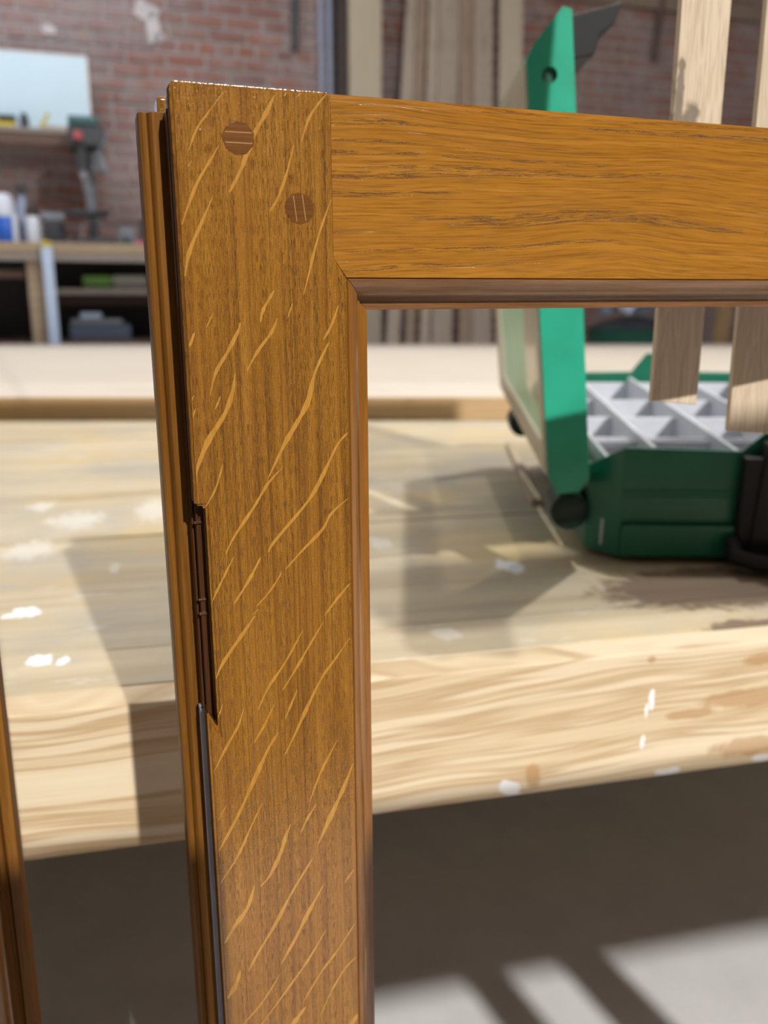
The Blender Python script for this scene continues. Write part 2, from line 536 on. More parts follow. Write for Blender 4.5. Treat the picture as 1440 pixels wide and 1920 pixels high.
# bricks: courses of stretchers and the odd row of headers; each one its own piece of the wall where the photograph shows it
me_b = {}
def brick_mesh(L):
    if L not in me_b:
        b = bmesh.new()
        j = .0
        vs = box(b, (-L / 2, 0, -.0295), (L / 2, .05, .0295))
        me = bpy.data.meshes.new('brick')
        bmesh.ops.bevel(b, geom=[e for e in b.edges if all(v.co.y < .01 for v in e.verts)], offset=.005, segments=1, affect='EDGES')
        b.to_mesh(me)
        b.free()
        me.materials.append(M['brick'])
        me_b[L] = me
    return me_b[L]
rest = bmesh.new()
PITCH = .0765
count = 0
def shown(s, z):
    return (-2.5 < s < -.40 and .95 < z < 2.5) or (-.14 < s < .2 and 1.75 < z < 2.5) or (1.0 < s < 2.3 and 1.7 < z < 2.75)
rr = random.Random(3)
for row in range(3, 42):
    z = row * PITCH
    header = row % 5 == 2
    L = .102 if header else .216
    step = L + .017
    s0 = -4.5 + (.5 * step if row % 2 else 0) + rr.uniform(-.015, .015)
    k = 0
    while s0 + k * step < 5.5:
        c = s0 + k * step
        k += 1
        if z > 3.2:
            continue
        d = rr.uniform(-.006, .004)
        if shown(c, z) and count < 300:
            o = bpy.data.objects.new('brick', brick_mesh(L))
            o.parent = wall
            o.location = (c, d, z)
            o.rotation_euler = (0, rr.uniform(-.008, .008), 0)
            COL.objects.link(o)
            count += 1
        else:
            box(rest, (c - L / 2, d, z - .0295), (c + L / 2, .05 + d, z + .0295))
o = obj('brickwork', rest, M['brick'], wall)
o['kind'] = 'stuff'
# pale splashes of old plaster on the bricks
for (cs, cz, rs, rz_) in ((-1.47, 2.24, .075, .05), (-1.43, 2.16, .04, .09), (-1.40, 2.10, .03, .025), (-2.01, 2.09, .04, .03)):
    bm = bmesh.new()
    n = 14
    ring = [(cs + rs * (1 + .3 * rr.uniform(-1, 1)) * math.cos(6.283 * k / n), cz + rz_ * (1 + .3 * rr.uniform(-1, 1)) * math.sin(6.283 * k / n)) for k in range(n)]
    prism(bm, ring, 'y', -.009, .012)
    obj('plaster_patch', bm, M['plaster'], wall, .002)

# ------------------------------------------------------------------ the oak sash frame in front
FT = Vector((-.07079, .30632, .62296))
RM = Matrix.Rotation(R(19.815), 3, 'Z') @ Matrix.Rotation(R(-.406), 3, 'Y')
FB = FT - RM @ Vector((0, 0, .623))
sash = thing('sash_frame', 'varnished golden oak sash frame with two pegs, standing in front of the workbench', 'window frame', FB)
sash.rotation_euler = RM.to_euler()
ZT = .623           # frame coordinates: x along the rail, y away from the camera, z up from the floor
JU, MU, RH, MW = .0551, .0600, .0627, .0118
def Z(z):
    return ZT + z
LIP = .010
def round_edges(bm, test, r, seg=3):
    bmesh.ops.recalc_face_normals(bm, faces=bm.faces)
    es = [e for e in bm.edges if test((e.verts[0].co + e.verts[1].co) / 2) and e.calc_face_angle(0) > .5]
    bmesh.ops.bevel(bm, geom=es, offset=r, segments=seg, affect='EDGES', clamp_overlap=True)
def weighted(o):
    m_ = o.modifiers.new('weighted', 'WEIGHTED_NORMAL')
    m_.keep_sharp = True
    return o
# front lip of the stile with the hinge notch cut in its edge
N0, N1 = Z(-.1447), Z(-.2355)
bm = bmesh.new()
prism(bm, [(0, ZT), (JU, ZT), (JU, Z(-.0555)), (MU, Z(-.0632)), (MU, .0), (0, .0), (0, Z(-.2270)), (.0040, N1), (.0040, N0), (0, N0)], 'y', 0, LIP)
round_edges(bm, lambda c: c.x < .0048 or c.z > ZT - .0005, .0019)
so = weighted(obj('stile', bm, M['stile'], sash, smooth=True, angle=50))
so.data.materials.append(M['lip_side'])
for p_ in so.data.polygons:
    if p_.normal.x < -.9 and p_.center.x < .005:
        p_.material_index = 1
# the body behind the lip, its oak darkened to paint in the notch's shade
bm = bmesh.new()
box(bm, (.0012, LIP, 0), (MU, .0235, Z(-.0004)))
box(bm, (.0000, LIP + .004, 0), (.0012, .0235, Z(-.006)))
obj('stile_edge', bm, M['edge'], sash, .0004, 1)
# cross battens and chisel marks left in the notch
for zz, hh in ((-.1535, .0011), (-.1905, .0012), (-.1845, .0009)):
    bx('notch_ridge', (.0004, LIP - .0012, Z(zz)), (.0039, LIP + .0002, Z(zz) + hh), M['edge'], sash, .0002)
# grey reflection along the lower edge, painted as a raised strip
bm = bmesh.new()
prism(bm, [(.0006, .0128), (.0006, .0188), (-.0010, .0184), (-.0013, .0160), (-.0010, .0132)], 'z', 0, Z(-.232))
obj('sheen_strip', bm, M['grey_sheen'], sash)
# tongue that stands out to the left, with a bead along it
bm = bmesh.new()
prism(bm, [(-.0040, .0220), (.0300, .0220), (.0300, .0380), (-.0086, .0380), (-.0088, .0262), (-.0084, .0246), (-.0074, .0238), (-.0058, .0240), (-.0055, .0250), (-.0052, .0236)], 'z', 0, Z(-.0058))
obj('tongue', bm, M['tongue'], sash, .0006, 2)
bm = bmesh.new()
box(bm, (-.0002, .0385, 0), (MU, .0500, Z(.0032)))
obj('back_lip', bm, M['stile'], sash, .0015, 3)
# moulding profile: offset from the sight edge, depth
PROF = [(0, .0012), (.0009, .0004), (.0022, .0009), (.0040, .0024), (.0056, .0046), (.0066, .0072), (.0070, .0092), (.0082, .0096), (.0086, .0112), (MW, .0118), (MW, .0480), (0, .0480)]
bm = bmesh.new()
A_ = [bm.verts.new((MU + o_, d_, Z(-RH - o_) - .0001)) for o_, d_ in PROF]
B_ = [bm.verts.new((MU + o_, d_, 0)) for o_, d_ in PROF]
n = len(PROF)
bm.faces.new(A_)
bm.faces.new(B_[::-1])
for i in range(n):
    bm.faces.new((A_[i], B_[i], B_[(i + 1) % n], A_[(i + 1) % n]))
obj('stile_moulding', bm, M['mould'], sash, smooth=True, angle=32)
RE = .60
bm = bmesh.new()
A_ = [bm.verts.new((MU + o_ + .00015, d_, Z(-RH - o_))) for o_, d_ in PROF]
B_ = [bm.verts.new((RE, d_, Z(-RH - o_))) for o_, d_ in PROF]
bm.faces.new(A_)
bm.faces.new(B_[::-1])
for i in range(n):
    bm.faces.new((A_[i], B_[i], B_[(i + 1) % n], A_[(i + 1) % n]))
obj('rail_moulding', bm, M['mould_x'], sash, smooth=True, angle=32)
bm = bmesh.new()
prism(bm, [(JU + .00012, ZT), (RE, ZT), (RE, Z(-RH)), (MU + .0001, Z(-RH)), (JU + .00012, Z(-.0556))], 'y', .00010, .0235)
round_edges(bm, lambda c: c.z > ZT - .0005 and abs(c.x - JU) > .01, .0030)
weighted(obj('top_rail', bm, M['rail'], sash, smooth=True, angle=50))
bx('top_rail_back', (MU, .0236, Z(-RH)), (RE, .050, Z(.0004)), M['mould_x'], sash, .001)
# pegs of dark end grain, a touch faceted, a hair proud
for (px, pz, r, sides, lines, ang) in ((.0222, -.0168, .0056, 9, (.0018, -.0016), 0), (.0431, -.0390, .0054, 10, (.0015, -.0018), 1.45)):
    bm = bmesh.new()
    prism(bm, [(px + r * (1 + .05 * rr.uniform(-1, 1)) * math.cos(6.2832 * k / sides + .3), Z(pz) + r * (1 + .05 * rr.uniform(-1, 1)) * math.sin(6.2832 * k / sides + .3)) for k in range(sides)], 'y', -.00018, .006)
    pg = obj('peg', bm, M['peg'], sash, .0002, 1)
    for l_ in lines:
        bm = bmesh.new()
        hl = math.sqrt(r * r - l_ * l_) * .86
        vs = box(bm, (-hl, -.00024, l_ - .00013), (hl, -.0001, l_ + .00013))
        bmesh.ops.transform(bm, matrix=Matrix.Translation((px, 0, Z(pz))) @ Matrix.Rotation(ang, 4, 'Y'), verts=vs)
        obj('ray_line', bm, M['peg_line'], pg)
# medullary ray flecks: slivers of paler oak that show in the quarter-sawn face
FLECKS = [
    [51, 476, -2236, 807, -1495, 1197, -976, 1817, -219],
    [26, 448, -2694, 607, -2458],
    [84, 142, -4561, 344, -4040, 734, -3189, 1161, -2525, 1320, -2287, 1533, -1955],
    [105, 135, -6277, 332, -5458, 724, -4642, 1223, -3638],
    [146, 1802, -3477, 2293, -2614, 2686, -1665, 3224, -805, 3524, -236],
    [76, 3199, -4054, 3528, -3562, 3869, -2735, 4160, -1774],
    [76, 4422, -1713, 4705, -946, 5085, -408, 5408, -61],
    [72, 4345, -6921, 4616, -6005, 4913, -4997, 5232, -4145, 5489, -3546],
    [54, 3852, -260, 3959, -115],
    [41, 4286, -276, 4471, -102],
    [98, 2719, -7842, 2854, -7394, 3291, -6705],
    [110, 768, -10436, 1025, -9597, 1487, -8874, 1895, -8152, 1989, -7841],
    [47, 768, -8031, 1030, -7522],
    [80, 135, -8687, 374, -8127],
    [98, 2152, -9580, 2562, -8900, 3137, -8172, 3346, -7701],
    [57, 3731, -7705, 3942, -7182],
    [89, 5056, -8527, 5384, -7992, 5686, -7245],
    [161, 2758, -13638, 3430, -12380, 3912, -11621, 4395, -10808, 4711, -9716, 5284, -8585],
    [153, 74, -13770, 168, -13057, 627, -12045, 1268, -11102, 1574, -10362, 1718, -9620],
    [48, 928, -10925, 1168, -10426],
    [48, 28, -11363, 243, -10839],
    [34, 72, -10619, 219, -10360],
    [63, 382, -14524, 801, -13827, 1122, -12902],
    [94, 1037, -16413, 1371, -15777, 2214, -14627, 2758, -13805, 3376, -13192],
    [120, 2652, -16500, 2983, -16022, 4293, -14616, 4892, -13674, 5517, -12507, 5955, -12036],
    [99, 3318, -17262, 3957, -16616, 4840, -15797, 5223, -15186, 5932, -14625],
    [72, 412, -18249, 857, -17401, 1356, -16506],
    [96, 1235, -18440, 1876, -17521, 2378, -16644],
    [60, 2102, -18639, 2622, -18126, 2975, -17650, 3182, -17330],
    [39, 1950, -18966, 2209, -18739],
    [118, 407, -21378, 741, -20722, 1503, -19720, 2060, -18981],
    [88, 4838, -19381, 5351, -18761, 5955, -18120],
    [86, 3003, -22350, 3643, -21413, 4133, -20637, 4834, -19561],
    [85, 1973, -23032, 2468, -22077, 3191, -21100, 3953, -19829],
    [104, 2990, -25229, 3430, -24423, 4061, -23151, 4686, -22010, 5300, -21240, 5916, -20440],
    [79, 3076, -23602, 3643, -22365],
    [85, 1765, -24420, 2232, -23697, 2668, -22846],
    [91, 96, -25394, 727, -24271, 1166, -23560, 1435, -22819],
    [48, 401, -23056, 624, -22491],
    [139, 74, -29058, 979, -27517, 1798, -25868, 2348, -24776, 2792, -24121],
    [83, 3992, -27598, 4488, -26353, 5287, -24907],
    [40, 155, -27592, 554, -26922],
    [81, 57, -30554, 890, -29384, 1463, -28218, 2030, -27122],
    [146, 1751, -31069, 2184, -30643, 2699, -29634, 2900, -29018, 3159, -28419],
    [159, 142, -33411, 618, -32658, 1182, -31931, 1520, -30940],
    [86, 3561, -28977, 3883, -28322, 4293, -27722],
    [169, 4303, -29691, 4918, -28426, 5498, -27227, 5950, -26139],
    [123, 1071, -35088, 1559, -34250, 2332, -33078, 3111, -31703, 4105, -30218],
    [67, 5444, -31871, 5933, -31264],
    [144, 2501, -35174, 3157, -34089, 3815, -32867, 4533, -31667],
    [178, 90, -36196, 474, -35679, 749, -34917],
    [66, 614, -37814, 1572, -36897, 2485, -35599],
    [96, 1396, -38155, 2830, -36432, 3747, -35267, 4572, -34002],
    [82, 3397, -37497, 4231, -36216, 5157, -35111, 5922, -34029],
    [75, 4173, -38503, 4721, -37333, 5395, -36284, 6027, -35775],
    [173, 2689, -38749, 3550, -37696],
    [184, 5365, -39748, 6016, -38893],
]

bm = bmesh.new()
for fk in FLECKS:
    wd = fk[0] * 1e-5
    pts = [Vector((fk[i] * 1e-5, fk[i + 1] * 1e-5)) for i in range(1, len(fk), 2)]
    fine = []
    for i in range(len(pts) - 1):
        p0, p1, p2, p3 = pts[max(i - 1, 0)], pts[i], pts[i + 1], pts[min(i + 2, len(pts) - 1)]
        for k in range(7):
            t = k / 7
            fine.append(.5 * (2 * p1 + (p2 - p0) * t + (2 * p0 - 5 * p1 + 4 * p2 - p3) * t * t + (3 * p1 - p0 - 3 * p2 + p3) * t ** 3))
    fine.append(pts[-1])
    m_ = len(fine) - 1
    seed = rr.uniform(0, 9)
    peak = rr.uniform(.35, .6)
    prev = None
    for i, p in enumerate(fine):
        t = i / m_
        d = (fine[min(i + 1, m_)] - fine[max(i - 1, 0)]).normalized()
        nrm = Vector((-d.y, d.x))
        prof = (t / peak if t < peak else (1 - t) / (1 - peak))
        h = wd * (.11 + .52 * max(0, prof) ** .6) * (1 + .22 * math.sin(seed + t * 17) + .12 * math.sin(seed * 3 + t * 41))
        if i in (0, m_):
            h = wd * .03
        ab = []
        for sgn in (1, -1):
            q = p + nrm * h * sgn
            q.x = min(max(q.x, .0012), MU - .0004)
            ab.append(bm.verts.new((q.x, -.00004, Z(q.y))))
        if prev:
            bm.faces.new((prev[0], prev[1], ab[1], ab[0]))
        prev = ab
fl = obj('ray_fleck', bm, M['fleck'], sash)
fl['kind'] = 'stuff'
# the far side of the frame and its bottom rail, beyond the picture's edge
RS = RE
bm = bmesh.new()
box(bm, (RS, 0, 0), (RS + .072, .05, ZT))
obj('far_stile', bm, M['stile'], sash, .0011, 3)
bx('bottom_rail', (MU + MW, .004, .0), (RS, .044, .032), M['rail'], sash, .001)

# a second sash frame, only its right stile in the picture
s2 = thing('sash_frame', 'second varnished oak sash frame, its stile blurred at the lower left edge', 'window frame', (-.0, 0, 0))
s2.location = (-.1628, .333, 0)
s2.rotation_euler = (0, 0, R(23))
bm = bmesh.new()
PR2 = [(-.0550, 0), (-.0165, 0), (-.0160, .0012), (-.0150, .0004), (-.0125, .0012), (-.0095, .004), (-.0080, .0075), (-.0060, .0080), (-.0052, .0105), (0, .0110), (0, .046), (-.055, .046)]
prism(bm, PR2, 'z', 0, .55)
obj('stile', bm, M['lip_side'], s2, .0004, 1)
bm = bmesh.new()
prism(bm, [(-.0158, -.0002), (-.0128, .0006), (-.0100, .0034), (-.0084, .0070), (-.0100, .0075), (-.0150, .0030)], 'z', 0, .55)
obj('bead', bm, M['mould'], s2, .0003, 1)
bm = bmesh.new()
prism(bm, [(-.0050, .0098), (-.0002, .0104), (-.0002, .0130), (-.0050, .0130)], 'z', 0, .55)
obj('edge_strip', bm, M['tongue'], s2, .0003, 1)
bx('far_stile', (-.60, 0, 0), (-.545, .046, .55), M['edge'], s2)
bx('bottom_rail', (-.545, .002, .02), (-.055, .044, .10), M['rail'], s2)

# ------------------------------------------------------------------ the workbench
HB = R(13.16)
ZB = .3207
bench = thing('workbench', 'low worn pine workbench with paint-splashed top behind the oak frame', 'workbench', (-.0072, .5, 0), HB)
edges = [0, .090, .222, .40, .61, .82, 1.02, 1.24, 1.50]
for i in range(len(edges) - 1):
    a_, b_ = edges[i] + (.0 if i == 0 else .0007), edges[i + 1] - .0007
    bm = bmesh.new()
    x0 = -1.6
    box(bm, (x0, a_ if i else .028, ZB - .032), (2.4, b_, ZB - (.0004 * (i % 3))))
    obj('plank', bm, M['bench'], bench, .0012, 2)
bm = bmesh.new()
box(bm, (-1.6, 0, .2245 - ZB), (2.4, .0275, 0))
ap = obj('apron', bm, M['apron'], bench, .0018, 2)
ap.location = (0, 0, ZB)
for lx in (-1.5, 2.3):
    for ly in (.08, 1.38):
        bx('leg', (lx - .045, ly, 0), (lx + .045, ly + .09, ZB - .033), M['leg'], bench)
bx('back_apron', (-1.6, 1.475, .225), (2.4, 1.50, ZB - .033), M['leg'], bench)

table = thing('assembly_table', 'pale table of long boards with a tan front edge across the bench rear', 'table', (0, 1.774, 0), 0)
for i, (a_, b_) in enumerate(((0, .34), (.342, .8), (.802, 1.25), (1.252, 1.75), (1.752, 2.2), (2.202, 2.62))):
    bx('plank', (-2.5, a_ + (.021 if i == 0 else 0), ZB + .0005), (2.6, b_, .368), M['platform'], table, .003)
bx('fascia', (-2.5, 0, ZB + .0005), (2.6, .020, .3675), M['platform_front'], table, .002)
for lx in (-2.4, -.4, 2.2):
    bx('leg', (lx - .04, 2.45, 0), (lx + .04, 2.55, ZB + .0004), M['leg'], table)

# ------------------------------------------------------------------ hanging oak strips
ZH = 1.12
hang = thing('drying_batten', 'horizontal batten hung on cords above the frame, oak strips pinned to it', 'batten', (0, .5130, ZH - .02))
bx('batten', (-.25, 0, 0), (.75, .018, .045), M['leg'], hang)
for xx in (-.15, .65):
    bm = bmesh.new()
    tube(bm, [(xx, .009, .045), (xx, .009, 3.25 - ZH + .02)], .003, 8)
    obj('cord', bm, M['white'], hang)
def oak_strip(x0, x1, zb, y, yaw, label, lean, mat):
    t = thing('oak_strip', label, 'wood strip', (.5 * (x0 + x1), y, zb), yaw, 'raw oak strips hanging behind the frame')
    hw = .5 * (x1 - x0)
    bm = bmesh.new()
    vs = []
    zz = [0, .15, .3, ZH + .02 - zb]
    prism(bm, [(-hw, 0.0005), (hw, -.0015), (hw + lean, zz[-1]), (-hw + lean, zz[-1])], 'y', 0, .0065)
    obj('blade', bm, mat, t, .0006, 1)
    bm = bmesh.new()
    tube(bm, [(lean, -.004, ZH - zb), (lean, .0068, ZH - zb)], .0035, 10)
    obj('nail', bm, M['iron'], t)
oak_strip(.1580, .1850, .4954, .5050, R(2), 'raw oak strip hanging left of the other, straight grain with a dark smudge', .0008, M['strip_stained'])
oak_strip(.2047, .2430, .4775, .5040, R(-3), 'raw oak strip hanging lower and partly cut off at the right edge', -.003, M['strip'])

# ------------------------------------------------------------------ green organizer case
CASE_W, CASE_D = .42, .50
case = thing('organizer_case', 'open green plastic organizer case with grey compartments and upright lid on the bench', 'case', (.1900, .762, ZB + .004))
case.rotation_euler = (Matrix.Rotation(R(-2.5), 3, 'Z') @ Matrix.Rotation(R(4.3), 3, 'X')).to_euler()
def plate_loop(bm, pts, th, z0=0, closed=True):
    """walls along a plan outline; every point carries its own top height"""
    n = len(pts)
    cx = sum(p[0] for p in pts) / n
    cy = sum(p[1] for p in pts) / n
    def inn(p):
        dx, dy = cx - p[0], cy - p[1]
        return (p[0] + math.copysign(min(th, abs(dx)), dx), p[1] + math.copysign(min(th, abs(dy)), dy))
    rows = []
    for p in pts:
        q = inn(p)
        rows.append([bm.verts.new((p[0], p[1], z0)), bm.verts.new((p[0], p[1], p[2])), bm.verts.new((q[0], q[1], p[2])), bm.verts.new((q[0], q[1], z0))])
    for i in range(n if closed else n - 1):
        a_, b_ = rows[i], rows[(i + 1) % n]
        for k in range(4):
            bm.faces.new((a_[k], b_[k], b_[(k + 1) % 4], a_[(k + 1) % 4]))
W_, D_ = CASE_W, CASE_D
near = [(0, .026, .082), (.026, 0, .104), (.128, 0, .101), (.150, 0, .122), (.270, 0, .122), (.292, 0, .101), (W_ - .026, 0, .104), (W_, .026, .082)]
far = [(W_, D_ - .026, .082), (W_ - .026, D_, .096), (.232, D_, .098), (.215, D_, .124), (.165, D_, .124), (.145, D_, .098), (.026, D_, .096), (0, D_ - .026, .082)]
bm = bmesh.new()
plate_loop(bm, near + far, .0045)
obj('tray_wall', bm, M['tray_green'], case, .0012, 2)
bm = bmesh.new()
prism(bm, [(p[0], p[1]) for p in [(.004, .028), (.028, .004), (W_ - .028, .004), (W_ - .004, .028), (W_ - .004, D_ - .028), (W_ - .028, D_ - .004), (.028, D_ - .004), (.004, D_ - .028)]], 'z', .001, .005)
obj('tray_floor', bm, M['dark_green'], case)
# ledge and raised rim on the near side
bm = bmesh.new()
prism(bm, [(0, .028), (-.008, .034), (-.008, .004), (0, .000)], 'x', .028, .128)
obj('ledge', bm, M['tray_green'], case, .001, 2)
bm = bmesh.new()
prism(bm, [(.0, .066), (-.0012, .064), (-.0012, .060), (0, .058)], 'x', .028, .128)
obj('rib', bm, M['tray_green'], case, .0006, 1)
bm = bmesh.new()
prism(bm, [(.128, .004), (.138, .004), (.150, .016), (.150, .098), (.128, .098)], 'y', -.014, .0)
obj('handle_bracket', bm, M['black'], case, .002, 2)
bm = bmesh.new()
prism(bm, [(.290, .004), (.282, .004), (.270, .016), (.270, .098), (.290, .098)], 'y', -.014, .0)
obj('handle_bracket', bm, M['black'], case, .002, 2)
bm = bmesh.new()
prism(bm, [(.138, .002), (.284, .002), (.278, .112), (.144, .112)], 'y', -.018, -.001)
obj('latch', bm, M['black'], case, .003, 2)
bm = bmesh.new()
tube(bm, [(.126, -.012, .020), (.124, -.030, .012), (.140, -.040, .010), (.28, -.040, .010), (.296, -.030, .012), (.294, -.012, .020)], .008, 10)
obj('handle', bm, M['black'], case, smooth=True)
# grey insert with its dividers
tr = bx('compartment_tray', (.012, .012, .006), (W_ - .012, D_ - .012, .034), M['grey_tray'], case, .002)
xs = [.014, .066, .140, .214, .288, .362, W_ - .014]
ys = [.016, .115, .128, .235, .345, D_ - .016]
for x in xs:
    bx('divider', (x - .0022, .016, .033), (x + .0022, D_ - .016, .092), M['grey_tray'], tr, .0008)
for y in ys:
    for x0, x1 in zip(xs, xs[1:]):
        bx('divider', (x0 + .0022, y - .0018, .033), (x1 - .0022, y + .0018, .084), M['grey_tray'], tr, .0008)
# lid: a shallow tray standing on its hinge edge, clear window in green surround
lean = R(6.0)
LM = Matrix.Translation((-.002, 0, .062)) @ Matrix.Rotation(-lean, 4, 'Y')
LH, LT = .394, .037
def lid_part(name, bm, mat, bevel=0, **kw):
    bmesh.ops.transform(bm, matrix=LM, verts=bm.verts)
    return obj(name, bm, mat, case, bevel, **kw)
def end_plate(y0, y1):
    """outline in x (thickness, leftwards negative) and z (height), with the round hole cut out as a ring of faces"""
    b = bmesh.new()
    out = [(0, .012), (0, LH - .003), (-.007, LH), (-.031, LH - .024), (-LT, LH - .034), (-LT, .016), (-.030, 0), (-.010, 0)]
    hc, hr = (-.0195, LH - .047), .0062
    seg = 20
    def ray_hit(t):
        d = (math.cos(t), math.sin(t))
        best = None
        for (ax, az), (bx_, bz) in zip(out, out[1:] + out[:1]):
            ex, ez = bx_ - ax, bz - az
            den = d[0] * ez - d[1] * ex
            if abs(den) < 1e-9:
                continue
            u_ = ((ax - hc[0]) * ez - (az - hc[1]) * ex) / den
            v_ = ((ax - hc[0]) * d[1] - (az - hc[1]) * d[0]) / den
            if u_ > 0 and -1e-6 <= v_ <= 1 + 1e-6 and (best is None or u_ < best):
                best = u_
        return best
    angs = [6.283185 * k / seg for k in range(seg)] + [math.atan2(z_ - hc[1], x_ - hc[0]) % 6.283185 for x_, z_ in out]
    angs = sorted(angs)
    rows = []
    for t in angs:
        u_ = ray_hit(t)
        po = (hc[0] + u_ * math.cos(t), hc[1] + u_ * math.sin(t))
        pi = (hc[0] + hr * math.cos(t), hc[1] + hr * math.sin(t))
        rows.append([b.verts.new((po[0], y0, po[1])), b.verts.new((pi[0], y0, pi[1])), b.verts.new((pi[0], y1, pi[1])), b.verts.new((po[0], y1, po[1]))])
    for a_, c_ in zip(rows, rows[1:] + rows[:1]):
        for k in range(4):
            b.faces.new((a_[k], c_[k], c_[(k + 1) % 4], a_[(k + 1) % 4]))
    return b
lid_part('lid_end', end_plate(.004, .0085), M['green'])
lid_part('lid_end', end_plate(D_ - .0085, D_ - .004), M['green'])
bm = bmesh.new()
prism(bm, [(0, LH - .003), (-.007, LH), (-.031, LH - .024), (-.031, LH - .030), (-.008, LH - .006), (0, LH - .008)], 'y', .0085, D_ - .0085)
lid_part('lid_top', bm, M['green'], .0008)
bm = bmesh.new()
prism(bm, [(0, .012), (-.010, 0), (-.030, 0), (-LT, .016), (-LT + .004, .018), (-.028, .005), (-.011, .005), (-.003, .013)], 'y', .0085, D_ - .0085)
lid_part('lid_bottom', bm, M['green'], .0008)
bm = bmesh.new()
for y0, y1 in ((.0085, .046), (D_ - .045, D_ - .0085)):
    box(bm, (-LT, y0, .016), (-LT + .004, y1, LH - .034))
box(bm, (-LT, .046, .016), (-LT + .004, D_ - .045, .040))
box(bm, (-LT, .046, LH - .075), (-LT + .004, D_ - .045, LH - .034))
lid_part('lid_surround', bm, M['grey_tray'], .0006)
bm = bmesh.new()
box(bm, (-LT - .0022, .007, .018), (-LT - .0004, D_ - .007, LH - .036))
lid_part('lid_window', bm, M['clear'])
bm = bmesh.new()
prism(bm, [(0, LH - .006), (.040, LH - .001), (.033, LH - .016), (.022, LH - .022), (.017, LH - .036), (0, LH - .037)], 'y', .010, .115)
lid_part('lid_latch', bm, M['black'], .0015)
bm = bmesh.new()
bm.free()
bm = bmesh.new()
lathe(bm, [(.0085, .009), (.0085, .030)], (-.0195, 0, LH - .047), 16, 'y')
lid_part('socket', bm, M['dark_green'])
for y0 in (.020, D_ - .080):
    bm = bmesh.new()
    lathe(bm, [(.012, y0), (.018, y0 + .003), (.018, y0 + .045), (.012, y0 + .048)], (-.016, 0, .036), 14, 'y')
    obj('hinge', bm, M['hinge'], case, smooth=True)
# a thin lath and the packer that tilts the case
lt = tag(bx('lath', (-.006, 0, 0), (.006, .44, .009), M['lath']), 'thin pale lath lying on the bench beside the case lid', 'lath')
lt.location = (.1805, .985, ZB)
lt.rotation_euler = (0, 0, R(-4))
pk = tag(bx('packing_block', (-.16, -.02, 0), (.16, .02, .0330), M['leg']), 'softwood packing block under the far end of the green case', 'wood block')
pk.location = (.44, 1.2, ZB)
pk.rotation_euler = (0, 0, R(-2.5))

# ------------------------------------------------------------------ things along the brick wall
def wthing(name, label, cat, s, off, z, group=None):
    return thing(name, label, cat, wp(s, off, z), HW, group)
# local axes there: x along the wall, y into the wall, z up

t = wthing('panel_board', 'pale blue-white board standing on the shelf against the brick wall', 'board', -2.2, .16, 1.516)
bx('panel', (-.9, 0, 0), (.368, .012, .405), M['board'], t, .002)
bx('edge_rim', (.368, -.003, 0), (.384, .016, .408), M['board_rim'], t, .002)
bx('top_rim', (-.9, -.003, .400), (.368, .016, .412), M['board_rim'], t, .002)

t = wthing('timber_shelf', 'dark timber shelf on the brick wall under the pale board', 'shelf', -2.2, .0, 1.44)
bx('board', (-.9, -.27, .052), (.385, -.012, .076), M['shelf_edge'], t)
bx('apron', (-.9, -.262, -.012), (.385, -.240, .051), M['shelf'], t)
for xx in (-.8, .30):
    bx('bracket', (xx, -.239, -.02), (xx + .03, -.012, .051), M['iron'], t)

t = wthing('tape_measure', 'yellow tape measure with a black top lying on the shelf', 'tape measure', -2.26, .23, 1.516)
bx('body', (-.06, -.02, 0), (.04, .03, .030), M['yellow'], t, .006)
bx('cover', (-.05, -.022, .031), (.045, .03, .062), M['black'], t, .008)
t = wthing('hand_tool', 'dark box-shaped tool at the end of the shelf beside the yellow tape', 'tool', -2.175, .23, 1.516)
bx('body', (-.02, -.02, 0), (.025, .03, .055), M['iron'], t, .006)
bx('grip', (-.014, -.024, .056), (.018, .02, .075), M['black'], t, .004)
t = wthing('folding_rule', 'yellow folding rule leaning on the pale board', 'ruler', -2.10, .21, 1.516)
bm = bmesh.new()
box(bm, (-.009, -.004, 0), (.009, .004, .105), Matrix.Rotation(R(32), 4, 'Y'))
obj('blade', bm, M['yellow'], t)
bx('pivot', (-.012, -.006, .0), (.012, .006, .012), M['white'], t)
t = wthing('offcut', 'small pale offcut lying at the right end of the shelf', 'wood block', -2.0, .20, 1.516)
bx('block', (-.08, -.03, 0), (.08, .03, .022), M['post'], t)

# drill press
t = wthing('drill_press', 'dark grey drill press standing on the wall bench below the shelf', 'drill press', -1.86, .50, .8785)
bm = bmesh.new()
lathe(bm, [(.03, .03), (.03, .60)], (.01, .09, 0), 14)
obj('column', bm, M['steel'], t, smooth=True)
bx('base', (-.10, -.14, 0), (.12, .16, .032), M['iron'], t, .006)
bm = bmesh.new()
box(bm, (-.085, -.13, .50), (.10, .17, .60))
obj('head', bm, M['iron'], t, .012)
bx('belt_cover', (-.08, -.14, .601), (.075, .16, .646), M['teal'], t, .012)
bm = bmesh.new()
lathe(bm, [(.028, .38), (.034, .40), (.034, .50)], (-.02, -.08, 0), 14)
obj('quill', bm, M['iron'], t, smooth=True)
bm = bmesh.new()
lathe(bm, [(.006, .28), (.007, .33), (.018, .335), (.024, .38)], (-.02, -.08, 0), 14)
obj('chuck', bm, M['steel'], t, smooth=True)
bm = bmesh.new()
lathe(bm, [(.022, -.17), (.026, -.15), (.02, -.13)], (-.035, 0, .545), 12, 'y')
obj('knob', bm, M['red'], t, smooth=True)
bm = bmesh.new()
tube(bm, [(.06, -.10, .47), (.10, -.16, .52), (.115, -.18, .56)], .007, 8)
tube(bm, [(.06, -.10, .47), (.09, -.15, .40), (.10, -.17, .37)], .007, 8)
